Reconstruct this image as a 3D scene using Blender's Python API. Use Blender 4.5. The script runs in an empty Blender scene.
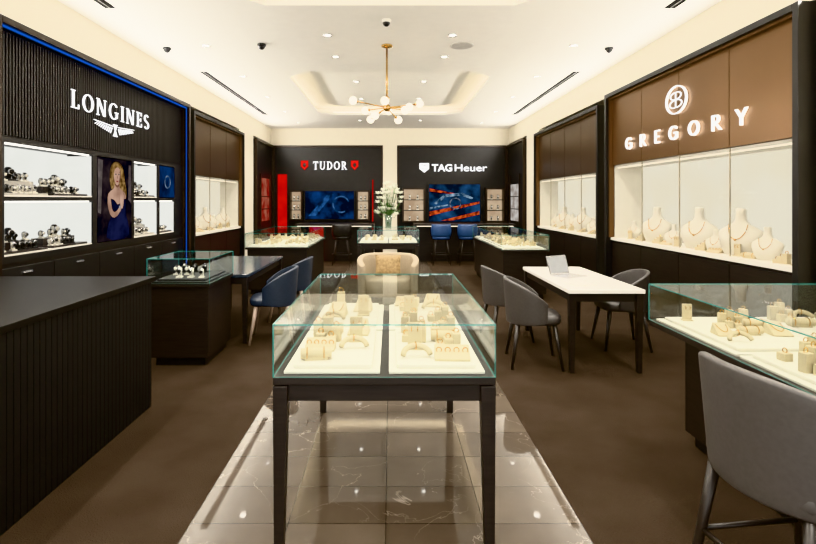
import bpy, bmesh, math, random
from mathutils import Vector, Matrix
random.seed(7)
S=bpy.context.scene
C=S.collection
pi=math.pi
EK=.5   # emission scale that compensates for the +1 stop view exposure
# ------------------------------------------------------------ mesh builder
class M:
    def __init__(s): s.v=[];s.f=[];s.sm=[];s.mi=[]
    def add(s,vs,fs,smooth=False,m=0):
        o=len(s.v); s.v+=[tuple(p) for p in vs]
        for f in fs:
            s.f.append([i+o for i in f]); s.sm.append(smooth); s.mi.append(m)
        return s
    def box(s,x0,x1,y0,y1,z0,z1,m=0):
        x0,x1=min(x0,x1),max(x0,x1);y0,y1=min(y0,y1),max(y0,y1);z0,z1=min(z0,z1),max(z0,z1)
        vs=[(x0,y0,z0),(x1,y0,z0),(x1,y1,z0),(x0,y1,z0),(x0,y0,z1),(x1,y0,z1),(x1,y1,z1),(x0,y1,z1)]
        return s.add(vs,[(0,3,2,1),(4,5,6,7),(0,1,5,4),(1,2,6,5),(2,3,7,6),(3,0,4,7)],False,m)
    def taper(s,b,t,m=0):
        vs=[(b[0],b[2],b[4]),(b[1],b[2],b[4]),(b[1],b[3],b[4]),(b[0],b[3],b[4]),(t[0],t[2],t[4]),(t[1],t[2],t[4]),(t[1],t[3],t[4]),(t[0],t[3],t[4])]
        return s.add(vs,[(0,3,2,1),(4,5,6,7),(0,1,5,4),(1,2,6,5),(2,3,7,6),(3,0,4,7)],False,m)
    def loops(s,rings,smooth=True,m=0,cap=True):
        n=len(rings[0]); vs=[p for r in rings for p in r]; fs=[]
        for i in range(len(rings)-1):
            for j in range(n):
                k=(j+1)%n
                fs.append((i*n+j,i*n+k,(i+1)*n+k,(i+1)*n+j))
        if cap:
            fs.append(tuple(reversed(range(n)))); fs.append(tuple(range((len(rings)-1)*n,len(rings)*n)))
        return s.add(vs,fs,smooth,m)
    def lathe(s,prof,n=20,c=(0,0,0),sx=1,sy=1,m=0,smooth=True):
        return s.loops([[(c[0]+r*sx*math.cos(2*pi*j/n),c[1]+r*sy*math.sin(2*pi*j/n),c[2]+z) for j in range(n)] for r,z in prof],smooth,m)
    def sph(s,c,r,n=14,sx=1,sy=1,sz=1,m=0):
        k=n//2
        pr=[(max(r*math.sin(pi*i/k),1e-4),-r*sz*math.cos(pi*i/k)) for i in range(k+1)]
        return s.lathe(pr,n,c,sx,sy,m)
    def tube(s,pts,r,n=8,m=0,closed=False):
        pts=[Vector(p) for p in pts]; rings=[]
        N=len(pts)
        for i,p in enumerate(pts):
            if closed: t=pts[(i+1)%N]-pts[i-1]
            else: t=pts[min(i+1,N-1)]-pts[max(i-1,0)]
            t.normalize()
            up=Vector((0,0,1)) if abs(t.z)<.9 else Vector((0,1,0))
            a=t.cross(up).normalized(); b=t.cross(a).normalized()
            rr=r[i] if isinstance(r,(list,tuple)) else r
            rings.append([p+a*rr*math.cos(2*pi*j/n)+b*rr*math.sin(2*pi*j/n) for j in range(n)])
        if closed:
            rings.append(rings[0]); return s.loops(rings,True,m,False)
        return s.loops(rings,True,m)
    def torus(s,c,R,r,axis='y',n=18,k=6,m=0,sq=1):
        rings=[]
        for i in range(n):
            a=2*pi*i/n
            ring=[]
            for j in range(k):
                b=2*pi*j/k; RR=R+r*math.cos(b); w=r*math.sin(b); u,v=RR*math.cos(a),RR*sq*math.sin(a)
                ring.append({'y':(c[0]+u,c[1]+w,c[2]+v),'x':(c[0]+w,c[1]+u,c[2]+v),'z':(c[0]+u,c[1]+v,c[2]+w)}[axis])
            rings.append(ring)
        rings.append(rings[0])
        return s.loops(rings,True,m,False)
    def pm(s,poly,F,w0,w1,m=0):
        n=len(poly); vs=[F(u,v,w0) for u,v in poly]+[F(u,v,w1) for u,v in poly]
        fs=[tuple(reversed(range(n))),tuple(range(n,2*n))]+[(i,(i+1)%n,n+(i+1)%n,n+i) for i in range(n)]
        return s.add(vs,fs,False,m)
def ob(name,mb,mats,parent=None,loc=(0,0,0),rot=(0,0,0),bevel=0,solid=0,sub=0,**props):
    me=bpy.data.meshes.new(name)
    me.from_pydata(mb.v,[],mb.f)
    for p,sm,mi in zip(me.polygons,mb.sm,mb.mi): p.use_smooth=sm; p.material_index=mi
    b=bmesh.new(); b.from_mesh(me)
    bmesh.ops.recalc_face_normals(b,faces=b.faces); b.to_mesh(me); b.free()
    if not isinstance(mats,(list,tuple)): mats=[mats]
    for m in mats: me.materials.append(m)
    o=bpy.data.objects.new(name,me); C.objects.link(o)
    o.location=loc; o.rotation_euler=rot
    if parent: o.parent=parent
    if solid: md=o.modifiers.new('s','SOLIDIFY'); md.thickness=solid; md.offset=0
    if bevel: md=o.modifiers.new('b','BEVEL'); md.width=bevel; md.segments=3; md.limit_method='ANGLE'
    if sub: md=o.modifiers.new('u','SUBSURF'); md.levels=sub; md.render_levels=sub
    for k,v in props.items(): o[k]=v
    return o
def thing(name,label,category,loc=(0,0,0),rz=0,group=None):
    e=bpy.data.objects.new(name,None); C.objects.link(e); e.empty_display_size=.1
    e.location=loc; e.rotation_euler=(0,0,rz); e['label']=label; e['category']=category
    if group: e['group']=group
    return e
def wpart(t,name,mb,mats,**k):   # mesh given in world coordinates, parent unrotated
    return ob(name,mb,mats,parent=t,loc=tuple(-c for c in t.location),**k)
def clone(t,loc,rz=0,sc=1,label=None,group=None):
    def cp(o,par):
        n=o.copy(); C.objects.link(n)
        if par is not None: n.parent=par
        for c in o.children: cp(c,n)
        return n
    n=cp(t,None); n.location=loc; n.rotation_euler=(0,0,rz); n.scale=(sc,sc,sc)
    if label: n['label']=label
    if group: n['group']=group
    return n
# ------------------------------------------------------------ materials
def mat(name,col,rough=.5,metal=0,emis=None,es=0,var=.08,scale=8,bump=0,col2=None,coat=0,stretch=None,spec=None):
    m=bpy.data.materials.new(name); m.use_nodes=True; nt=m.node_tree; N=nt.nodes; L=nt.links
    b=N['Principled BSDF']; b.inputs['Roughness'].default_value=rough; b.inputs['Metallic'].default_value=metal
    tc=N.new('ShaderNodeTexCoord'); mp=N.new('ShaderNodeMapping'); nz=N.new('ShaderNodeTexNoise')
    nz.inputs['Scale'].default_value=scale; nz.inputs['Detail'].default_value=4
    if stretch: mp.inputs['Scale'].default_value=stretch
    L.new(tc.outputs['Object'],mp.inputs['Vector']); L.new(mp.outputs['Vector'],nz.inputs['Vector'])
    cr=N.new('ShaderNodeValToRGB'); cr.color_ramp.elements[0].position=.35; cr.color_ramp.elements[1].position=.65
    c2=col2 or tuple(min(1,c*(1+var)) for c in col); c1=tuple(c*(1-var) for c in col) if not col2 else col
    cr.color_ramp.elements[0].color=(*c1,1); cr.color_ramp.elements[1].color=(*c2,1)
    L.new(nz.outputs['Fac'],cr.inputs['Fac']); L.new(cr.outputs['Color'],b.inputs['Base Color'])
    if coat: b.inputs['Coat Weight'].default_value=coat; b.inputs['Coat Roughness'].default_value=.08
    if spec is not None: b.inputs['Specular IOR Level'].default_value=spec
    if emis: b.inputs['Emission Color'].default_value=(*emis,1); b.inputs['Emission Strength'].default_value=es*EK
    if bump:
        bp=N.new('ShaderNodeBump'); bp.inputs['Strength'].default_value=bump; bp.inputs['Distance'].default_value=.01
        L.new(nz.outputs['Fac'],bp.inputs['Height']); L.new(bp.outputs['Normal'],b.inputs['Normal'])
    return m
def glassmat(name,tint=(.97,.988,.98),base=.03,grow=.38):
    m=bpy.data.materials.new(name); m.use_nodes=True; nt=m.node_tree; N=nt.nodes; L=nt.links
    N.remove(N['Principled BSDF']); out=N['Material Output']
    tr=N.new('ShaderNodeBsdfTransparent'); tr.inputs[0].default_value=(*tint,1)
    gl=N.new('ShaderNodeBsdfGlossy'); gl.inputs['Roughness'].default_value=.01
    lw=N.new('ShaderNodeLayerWeight'); lw.inputs['Blend'].default_value=.25
    mr=N.new('ShaderNodeMapRange'); mr.inputs['To Min'].default_value=base; mr.inputs['To Max'].default_value=grow
    mx=N.new('ShaderNodeMixShader'); L.new(lw.outputs['Facing'],mr.inputs['Value'])
    L.new(mr.outputs[0],mx.inputs[0]); L.new(tr.outputs[0],mx.inputs[1]); L.new(gl.outputs[0],mx.inputs[2]); L.new(mx.outputs[0],out.inputs[0])
    return m
def emat(name,col,st,col2=None,scale=3,lo=.35,hi=.65,detail=2,stretch=None):
    m=bpy.data.materials.new(name); m.use_nodes=True; nt=m.node_tree; N=nt.nodes; L=nt.links
    N.remove(N['Principled BSDF']); e=N.new('ShaderNodeEmission'); e.inputs[1].default_value=st*EK
    tc=N.new('ShaderNodeTexCoord'); nz=N.new('ShaderNodeTexNoise'); nz.inputs['Scale'].default_value=scale; nz.inputs['Detail'].default_value=detail
    mp=N.new('ShaderNodeMapping')
    if stretch: mp.inputs['Scale'].default_value=stretch
    cr=N.new('ShaderNodeValToRGB'); cr.color_ramp.elements[0].position=lo; cr.color_ramp.elements[1].position=hi
    cr.color_ramp.elements[0].color=(*col,1); cr.color_ramp.elements[1].color=(*(col2 or col),1)
    L.new(tc.outputs['Object'],mp.inputs['Vector']); L.new(mp.outputs[0],nz.inputs['Vector']); L.new(nz.outputs['Fac'],cr.inputs['Fac']); L.new(cr.outputs[0],e.inputs[0]); L.new(e.outputs[0],N['Material Output'].inputs[0])
    return m
m_ceil=mat('ceiling_paint',(.90,.88,.83),.85,var=.01)
m_wall=mat('cream_plaster',(.80,.745,.62),.8,var=.02)
m_black=mat('black_lacquer',(.0085,.008,.0085),.45,var=.2)
m_dwood=mat('dark_wood',(.014,.011,.010),.40,var=.3,scale=6,stretch=(1,1,12),bump=.05)
m_bronze=mat('brushed_bronze',(.185,.112,.064),.33,metal=.85,var=.025,scale=2,stretch=(1,1,.5))
m_bronze2=mat('dark_bronze',(.115,.077,.052),.33,metal=.85,var=.03,scale=2,stretch=(1,1,.5))
m_frame=mat('frame_dark_bronze',(.035,.025,.020),.35,metal=.5)
m_cream=mat('cream_leatherette',(.64,.61,.54),.6,var=.03)
m_stand=mat('cream_display_suede',(.50,.43,.29),.65,var=.05)
m_white=mat('white_display',(.76,.73,.66),.5,var=.03)
m_bust=mat('ivory_bust',(.60,.57,.50),.55,var=.03)
m_gold=mat('gold',(.70,.42,.12),.2,metal=1)
m_silver=mat('silver',(.62,.62,.64),.25,metal=.8)
m_brass=mat('brass',(.60,.38,.14),.25,metal=1)
m_glass=glassmat('clear_glass')
m_wglass=glassmat('window_glass',(.985,.985,.98),.004,.03)
m_edge=mat('green_glass_edge',(.05,.22,.20),.15,emis=(.07,.34,.30),es=.25)  # edge tint is given a weak glow of its own
m_back=emat('lit_cream_back',(1,.92,.73),.88,(1,.94,.78),2)
m_backw=emat('lit_white_back',(.95,.96,.91),.95,(1,1,.96),2)
m_led=emat('warm_led',(1,.88,.68),2.0)
m_ledw=emat('cool_led',(1,.97,.9),4)
m_cove=emat('cove_led',(1,.86,.64),13)
m_blue=emat('blue_led',(.04,.16,.75),.7)
m_sign=emat('sign_white',(1,1,1),2.2)
m_grey=mat('grey_leather',(.062,.057,.055),.5,var=.06,bump=.05,scale=60)
m_navy=mat('slate_blue_leather',(.024,.034,.054),.5,var=.1,bump=.05,scale=60)
m_blst=mat('blue_leather',(.03,.07,.18),.5,var=.1,bump=.05,scale=60)
m_leg=mat('dark_leg',(.022,.018,.016),.35)
m_lwood=mat('pale_wood_leg',(.35,.27,.22),.45)
m_redl=emat('red_light',(.55,.008,.008),.9,(.70,.018,.015),4)
m_beige=mat('beige_fabric',(.34,.28,.20),.85,var=.05,scale=50,bump=.1)
m_pill=mat('gold_cushion_fabric',(.20,.135,.06),.7,col2=(.33,.235,.12),scale=30,bump=.1)
m_green=mat('leaf',(.06,.15,.03),.5,var=.3)
m_petal=mat('petal',(.92,.92,.84),.6)
m_bulb=emat('globe_glow',(1,.90,.73),4)
m_desk=mat('white_stone_top',(.74,.72,.68),.25,var=.03)
m_deskdark=mat('blue_grey_top',(.038,.048,.064),.15,var=.15)
m_slot=mat('slot_black',(.008,.007,.006),.8,spec=.05)
m_joint=mat('pale_metal_joint',(.45,.40,.30),.4,metal=.3)
def carpet():
    m=mat('brown_carpet',(.037,.0275,.021),.95,col2=(.047,.0355,.0275),scale=3,spec=.05)
    nt=m.node_tree;N=nt.nodes;L=nt.links;b=N['Principled BSDF']
    n=N.new('ShaderNodeTexNoise');n.inputs['Scale'].default_value=130
    tc=[x for x in N if x.type=='TEX_COORD'][0]; L.new(tc.outputs['Object'],n.inputs['Vector'])
    bp=N.new('ShaderNodeBump');bp.inputs['Strength'].default_value=.8;bp.inputs['Distance'].default_value=.008
    L.new(n.outputs['Fac'],bp.inputs['Height']);L.new(bp.outputs[0],b.inputs['Normal'])
    [x for x in N if x.type=='TEX_NOISE'][0].inputs['Detail'].default_value=12
    return m
def marble():
    m=bpy.data.materials.new('marble_tiles');m.use_nodes=True;nt=m.node_tree;N=nt.nodes;L=nt.links
    b=N['Principled BSDF'];b.inputs['Roughness'].default_value=.035
    b.inputs['Specular IOR Level'].default_value=.6
    tc=N.new('ShaderNodeTexCoord'); mp=N.new('ShaderNodeMapping'); mp.inputs['Location'].default_value=(.95,.1,0)
    L.new(tc.outputs['Object'],mp.inputs['Vector'])
    br=N.new('ShaderNodeTexBrick');br.offset=0
    br.inputs['Scale'].default_value=1;br.inputs['Brick Width'].default_value=.465;br.inputs['Row Height'].default_value=.31
    br.inputs['Mortar Size'].default_value=.0022;br.inputs['Mortar'].default_value=(.025,.021,.018,1)
    br.inputs['Color1'].default_value=(.085,.067,.052,1);br.inputs['Color2'].default_value=(.145,.117,.091,1)
    L.new(mp.outputs[0],br.inputs['Vector'])
    def vein(sc,wd,dist):
        nz=N.new('ShaderNodeTexNoise');nz.inputs['Scale'].default_value=sc;nz.inputs['Detail'].default_value=5;nz.inputs['Distortion'].default_value=dist
        L.new(tc.outputs['Object'],nz.inputs['Vector'])
        cr=N.new('ShaderNodeValToRGB');e=cr.color_ramp.elements
        e[0].position=.5-wd;e[0].color=(0,0,0,1);e[1].position=.5+wd;e[1].color=(0,0,0,1)
        k=e.new(.5);k.color=(1,1,1,1)
        L.new(nz.outputs['Fac'],cr.inputs['Fac']); return cr.outputs[0]
    n2=N.new('ShaderNodeTexNoise');n2.inputs['Scale'].default_value=2.5;n2.inputs['Detail'].default_value=3
    L.new(tc.outputs['Object'],n2.inputs['Vector'])
    c2=N.new('ShaderNodeValToRGB');c2.color_ramp.elements[0].position=.42;c2.color_ramp.elements[1].position=.70
    L.new(n2.outputs['Fac'],c2.inputs['Fac'])
    mu=N.new('ShaderNodeMath');mu.operation='MULTIPLY';L.new(vein(2.6,.004,.8),mu.inputs[0]);L.new(c2.outputs[0],mu.inputs[1])
    cl=N.new('ShaderNodeTexNoise');cl.inputs['Scale'].default_value=4;cl.inputs['Detail'].default_value=6;L.new(tc.outputs['Object'],cl.inputs['Vector'])
    m0=N.new('ShaderNodeMixRGB');m0.blend_type='MULTIPLY';m0.inputs[0].default_value=.4
    L.new(br.outputs['Color'],m0.inputs[1]);L.new(cl.outputs['Fac'],m0.inputs[2])
    mx=N.new('ShaderNodeMixRGB');mx.inputs[2].default_value=(.34,.29,.24,1)
    L.new(mu.outputs[0],mx.inputs[0]);L.new(m0.outputs[0],mx.inputs[1]);L.new(mx.outputs[0],b.inputs['Base Color'])
    return m
m_carpet=carpet();m_marble=marble()
# ------------------------------------------------------------ room shell
H=3.52; YB=14.1; Y0=-1.6
fl=M()
fl.box(-3.8,-.95,Y0,YB,-.1,0,0); fl.box(.91,3.8,Y0,YB,-.1,0,0); fl.box(-.95,.91,Y0,YB,-.1,0,1)
ob('floor',fl,[m_carpet,m_marble],kind='structure')
ce=M(); tx=1.62; ch=.35
def prism(mb,pts,z0,z1,m=0): mb.pm(pts,lambda u,v,w:(u,v,w),z0,z1,m)
trays=[(1.2,5.08),(7.72,11.6)]
ce.box(-3.8,-tx,Y0,YB,H,H+.05); ce.box(tx,3.8,Y0,YB,H,H+.05)
for a,b in ((Y0,1.2),(5.08,7.72),(11.6,YB)): ce.box(-tx,tx,a,b,H,H+.05)
for a,b in trays:
    for sx in(-1,1):
        prism(ce,[(sx*tx,a),(sx*(tx-ch),a),(sx*tx,a+ch)],H,H+.05)
        prism(ce,[(sx*tx,b),(sx*(tx-ch),b),(sx*tx,b-ch)],H,H+.05)
    o=.3; t=H+.20
    ce.box(-tx-o,tx+o,a-o,b+o,t,t+.05)
    ce.box(-tx-o-.05,-tx-o,a-o,b+o,H+.05,t);ce.box(tx+o,tx+o+.05,a-o,b+o,H+.05,t)
    ce.box(-tx-o,tx+o,a-o-.05,a-o,H+.05,t);ce.box(-tx-o,tx+o,b+o,b+o+.05,H+.05,t)
    i=.30; c=.25   # central dropped panel with chamfered corners
    x1=tx-i; y0_,y1_=a+i,b-i
    prism(ce,[(-x1+c,y0_),(x1-c,y0_),(x1,y0_+c),(x1,y1_-c),(x1-c,y1_),(-x1+c,y1_),(-x1,y1_-c),(-x1,y0_+c)],t-.07,t)
ob('ceiling',ce,m_ceil,kind='structure')
for a,b in trays:
    t=thing('cove_light','warm linear cove light hidden above ceiling tray lip','light',(0,(a+b)/2,H+.05),group='ceiling tray cove lights')
    s=M(); q=.12
    s.box(-tx-q-.03,-tx-q,a,b,H+.06,H+.08); s.box(tx+q,tx+q+.03,a,b,H+.06,H+.08)
    s.box(-tx,tx,a-q-.03,a-q,H+.06,H+.08); s.box(-tx,tx,b+q,b+q+.03,H+.06,H+.08)
    wpart(t,'led_strip',s,m_cove)
for s,nm,segs in ((-1,'wall_left',[(Y0,3.95),(7.9,8.0),(10.9,12.0),(13.9,YB)]),(1,'wall_right',[(Y0,3.8),(7.42,7.55),(11.02,12.0),(13.9,YB)])):
    w=M(); w.box(s*3.72,s*3.8,Y0,YB,0,H); w.box(s*3.3,s*3.72,Y0,YB,3.1,H)
    for a,b in segs: w.box(s*3.28,s*3.72,a,b,0,3.1)
    ob(nm,w,m_wall,kind='structure')
w=M(); w.box(-3.8,3.8,YB,YB+.1,0,H); w.box(-3.3,3.3,13.86,YB,3.06,H); w.box(-.19,.19,13.8,YB,0,3.06)
ob('wall_back',w,m_wall,kind='structure')
# ------------------------------------------------------------ letters
def seg(p,q,w):
    d=Vector((q[0]-p[0],q[1]-p[1])); d.normalize(); n=Vector((-d.y,d.x))*w/2
    return [(p[0]+n.x,p[1]+n.y),(p[0]-n.x,p[1]-n.y),(q[0]-n.x,q[1]-n.y),(q[0]+n.x,q[1]+n.y)]
def rc(x0,x1,y0,y1): return [(x0,y0),(x1,y0),(x1,y1),(x0,y1)]
def arc(cx,cy,ro,so,ri,si,a0,a1,n=16):
    out=[]
    for i in range(n):
        a=math.radians(a0+(a1-a0)*i/n); b=math.radians(a0+(a1-a0)*(i+1)/n)
        out.append([(cx+ro*math.cos(a),cy+so*math.sin(a)),(cx+ro*math.cos(b),cy+so*math.sin(b)),(cx+ri*math.cos(b),cy+si*math.sin(b)),(cx+ri*math.cos(a),cy+si*math.sin(a))])
    return out
def ell(cx,cy,rx,ry,n=20,a0=0,a1=360): return [(cx+rx*math.cos(math.radians(a0+(a1-a0)*i/n)),cy+ry*math.sin(math.radians(a0+(a1-a0)*i/n))) for i in range(n)]
def glyph(c,T,t,sf):
    P=[];e=.045;k=.09
    def ser(x0,x1):
        if sf:
            for y in(0,1-e): P.append(rc(x0-k,x1+k,y,y+e))
    if c=='L': P+=[rc(.1,.1+T,0,1),rc(.1,.62,0,t)]; ser(.1,.1+T); sf and P.append(rc(.57,.62,0,.25)); return P,.66
    if c=='O': P+=arc(.46,.5,.46,.51,.46-T,.51-t,0,360,32); return P,.92
    if c=='N':
        P+=[rc(.1,.1+t,0,1),rc(.76,.76+t,0,1),[(.08,1),(.08+T*1.2,1),(.76+t,0),(.76+t-T*1.2,0)]]
        if sf: P+=[rc(0,.26,0,e),rc(0,.2,1-e,1),rc(.68,.92,1-e,1)]
        return P,.93
    if c=='G':
        P+=arc(.46,.5,.46,.51,.46-T,.51-t,40,330,26); P+=[rc(.84-T,.84,.1,.45),rc(.52 if not sf else .58,.92 if sf else .84,.42,.42+t)]; return P,.93
    if c=='I': P.append(rc(.1,.1+T,0,1)); ser(.1,.1+T); return P,.2+T
    if c=='E':
        P+=[rc(.1,.1+T,0,1),rc(.1,.62,0,t),rc(.1,.52,.5-t/2,.5+t/2),rc(.1,.6,1-t,1)]
        if sf: P+=[rc(0,.2,0,e),rc(0,.2,1-e,1),rc(.57,.62,0,.24),rc(.55,.6,.78,1),rc(.48,.52,.38,.62)]
        return P,.66
    if c=='S':
        P+=arc(.31,.74,.29,.27,.29-T,.27-t,30,270,16); P+=arc(.31,.26,.31,.27,.31-T,.27-t,90,-150,16)
        if sf: P.append(seg((.22,.55),(.42,.45),T*.8))
        return P,.64
    if c=='T':
        P+=[rc(.38-T/2,.38+T/2,0,1),rc(0,.76,1-t,1)]
        if sf: P+=[rc(.28-T/2,.48+T/2,0,e),rc(0,.05,.76,1),rc(.71,.76,.76,1)]
        return P,.76
    if c=='U':
        P+=[rc(.08,.08+T,.35,1),rc(.78-t,.78,.35,1)]; P+=arc(.43,.35,.35,.37,.35-(T+t)/2,.37-t,180,360,14)
        if sf: P+=[rc(0,.2+T,1-e,1),rc(.6,.86,1-e,1)]
        return P,.86
    if c=='D':
        P+=[rc(.1,.1+T,0,1)]; P+=arc(.35,.5,.5,.5,.5-T,.5-t,-90,90,18); P+=[rc(.1,.36,0,t),rc(.1,.36,1-t,1)]
        if sf: P+=[rc(0,.2,0,e),rc(0,.2,1-e,1)]
        return P,.87
    if c=='R':
        P+=[rc(.1,.1+T,0,1)]; P+=arc(.38,.73,.28,.27,.28-T,.27-t,-90,90,14); P+=[rc(.1,.39,1-t,1),rc(.1,.39,.46,.46+t),[(.3,.48),(.3+T,.48),(.8,0),(.8-T,0)]]
        if sf: P+=[rc(0,.2+T,0,e),rc(0,.2,1-e,1),rc(.64,.88,0,e)]
        return P,.82
    if c=='Y':
        P+=[rc(.4-T/2,.4+T/2,0,.5),[(0,1),(T,1),(.4+T/2,.45),(.4-T/2,.45)],[(.8,1),(.8-T,1),(.4-T/2,.45),(.4+T/2,.45)]]; return P,.8
    return P,.5
def lettering(t,text,u0,u1,v0,h,F,T,tn,sf,m=m_sign,w0=.0,w1=.03,sgn=1,xs=1,name='letter'):
    gl=[glyph(c,T,tn,sf) for c in text]
    tw=sum(g[1] for g in gl)*h*xs; gap=(abs(u1-u0)-tw)/(len(text)-1); u=0
    for (P,wd) in gl:
        mb=M()
        for p in P: mb.pm([(u0+sgn*(u+x*h*xs),v0+y*h) for x,y in p],F,w0,w1)
        wpart(t,name,mb,m)
        u+=wd*h*xs+gap
def side(s): return lambda u,v,w:(s*(3.25-w),u,v)
def back(u,v,w): return (u,13.88-w,v)
# ------------------------------------------------------------ wall units
def wall_unit(s,y0,y1,z0,z1,zt,n,mp,label,mb_=m_back):
    t=thing('display_wall_cabinet',label,'display cabinet',(s*3.48,(y0+y1)/2,0))
    X=lambda a:s*a
    b=M(); b.box(X(3.26),X(3.70),y0+.06,y1-.06,0,z0-.04); wpart(t,'base_cabinet',b,m_dwood)
    nd=max(2,round((y1-y0)/.85)); dw=(y1-y0-.14)/nd
    for i in range(nd):
        d=M(); a=y0+.07+i*dw; d.box(X(3.235),X(3.26),a+.005,a+dw-.005,.1,z0-.07); wpart(t,'cabinet_door',d,m_dwood,bevel=.003)
    sl=M(); sl.box(X(3.22),X(3.70),y0+.06,y1-.06,z0-.04,z0); wpart(t,'display_shelf',sl,m_white)
    bk=M(); bk.box(X(3.66),X(3.70),y0+.06,y1-.06,z0,z1); wpart(t,'lit_back_panel',bk,mb_)
    ln=M(); ln.box(X(3.27),X(3.66),y0+.06,y0+.09,z0,z1); ln.box(X(3.27),X(3.66),y1-.09,y1-.06,z0,z1); ln.box(X(3.27),X(3.66),y0+.09,y1-.09,z1-.03,z1)
    wpart(t,'niche_lining',ln,m_white)
    ld=M(); ld.box(X(3.31),X(3.33),y0+.1,y1-.1,z1-.040,z1-.03); wpart(t,'led_strip',ld,m_led)
    fr=M(); fr.box(X(3.15),X(3.30),y0,y0+.06,0,zt+.06); fr.box(X(3.15),X(3.30),y1-.06,y1,0,zt+.06); fr.box(X(3.15),X(3.30),y0+.06,y1-.06,zt,zt+.06)
    wpart(t,'frame',fr,m_black,bevel=.004)
    fr=M(); fr.box(X(3.19),X(3.26),y0+.06,y0+.085,z0,zt); fr.box(X(3.19),X(3.26),y1-.085,y1-.06,z0,zt); fr.box(X(3.19),X(3.26),y0+.085,y1-.085,zt-.025,zt)
    wpart(t,'inner_trim',fr,m_bronze)
    pw=(y1-y0-.17)/n
    for i in range(n):
        p=M(); a=y0+.085+i*pw; p.box(X(3.24),X(3.6),a+.005,a+pw-.005,z1+.005,zt-.025)
        wpart(t,'upper_panel',p,mp)
    cb=M(); cb.box(X(3.3),X(3.62),y0+.06,y1-.06,z1+.0,zt); wpart(t,'carcass',cb,m_black)
    for i in range(n):
        a=y0+.085+i*pw; g=M(); g.box(X(3.245),X(3.251),a+.004,a+pw-.004,z0,z1); wpart(t,'glass_pane',g,m_wglass)
        if i:
            g=M(); g.box(X(3.242),X(3.254),a-.004,a+.004,z0,z1); wpart(t,'glass_joint',g,m_joint)
    return t
wall_unit(1,3.86,7.36,1.0,2.04,3.02,4,m_bronze,'bronze-panelled wall display cabinet with long lit niche of jewellery busts')
wall_unit(1,7.6,10.98,.98,1.97,2.93,4,m_bronze2,'dark bronze wall display cabinet with lit niche of necklace busts')
wall_unit(-1,8.05,10.85,.98,1.95,2.93,3,m_bronze2,'dark bronze wall display cabinet with lit jewellery niche')
FR=side(1); FL=side(-1)
sg=thing('illuminated_sign','white backlit capital letters spelling GREGORY under a round monogram emblem','sign',(3.24,5.6,2.2))
m_face=emat('letter_face',(1,1,1),1.7); m_hal=emat('halo_light',(1,.95,.85),5)
lettering(sg,'GREGORY',6.82,4.50,2.225,.155,FR,.125,.125,False,m=m_face,w0=.035,w1=.045,sgn=-1,xs=1.25)
lettering(sg,'GREGORY',6.82,4.50,2.225,.155,FR,.10,.10,False,m=m_hal,w0=.022,w1=.034,sgn=-1,xs=1.25,name='halo_light')
em=M(); ec=2.665; em2=M()
def addp(L_,w0=.035,w1=.045):
    for p in L_: em.pm(p,FR,w0,w1)
addp(arc(5.62,ec,.205,.160,.187,.146,0,360,36))
addp([rc(5.614,5.626,ec-.09,ec+.09)])
for sx in(-1,1):
    a0,a1=((-90,90) if sx>0 else (90,270))
    addp(arc(5.62+sx*.016,ec+.044,.095,.045,.080,.034,a0,a1,14)); addp(arc(5.62+sx*.016,ec-.045,.110,.048,.095,.037,a0,a1,14))
wpart(sg,'emblem',em,m_face)
for p in arc(5.62,ec,.200,.156,.190,.149,0,360,36): em2.pm(p,FR,.022,.034)
wpart(sg,'halo_light',em2,m_hal)
# ------------------------------------------------------------ left watch wall
t=thing('display_wall_cabinet','black fluted wall cabinet with lit watch niches and blue edge','display cabinet',(-3.48,5.9,0))
X=lambda a:-a
y0,y1=3.98,7.86; zt=2.98
b=M(); b.box(X(3.26),X(3.7),y0+.06,y1-.06,0,1.0); wpart(t,'base_cabinet',b,m_dwood)
for i in range(5):
    d=M(); dw=(y1-y0-.14)/5; a=y0+.07+i*dw; d.box(X(3.22),X(3.26),a+.005,a+dw-.005,.12,.96); wpart(t,'drawer_front',d,m_black,bevel=.003)
    k=M(); k.box(X(3.20),X(3.22),a+dw/2-.06,a+dw/2+.06,.90,.915); wpart(t,'handle',k,m_silver)
up=M(); up.box(X(3.26),X(3.6),y0+.09,y1-.06,2.07,zt); n=100
for i in range(n):
    a=y0+.1+i*(y1-y0-.2)/n; up.box(X(3.245),X(3.26),a,a+.022,2.09,zt-.02)
wpart(t,'fluted_panel',up,m_black)
fr=M(); fr.box(X(3.13),X(3.3),y0,y0+.06,0,zt+.06); fr.box(X(3.13),X(3.3),y1-.06,y1,0,zt+.06); fr.box(X(3.13),X(3.3),y0+.06,y1-.06,zt,zt+.06)
wpart(t,'frame',fr,m_frame,bevel=.004)
bl=M(); bl.box(X(3.17),X(3.19),y0+.06,y1-.06,zt-.012,zt); bl.box(X(3.17),X(3.18),y1-.067,y1-.06,.0,zt-.012); bl.box(X(3.17),X(3.19),y0+.06,y0+.070,1.0,zt-.012)
wpart(t,'blue_light_strip',bl,m_blue)
fac=M()
fac.box(X(3.24),X(3.7),y0+.06,y1-.06,1.0,1.06); fac.box(X(3.24),X(3.7),y0+.06,y1-.06,2.03,2.07)
for a,b in ((4.04,4.2),(5.45,5.53),(6.27,6.33),(6.97,7.03),(7.52,7.8)): fac.box(X(3.24),X(3.7),a,b,1.06,2.03)
for a,b in ((4.2,5.45),(6.33,6.97),(7.03,7.52)): fac.box(X(3.24),X(3.56),a,b,1.53,1.57)
wpart(t,'niche_frame',fac,m_black)
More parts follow.
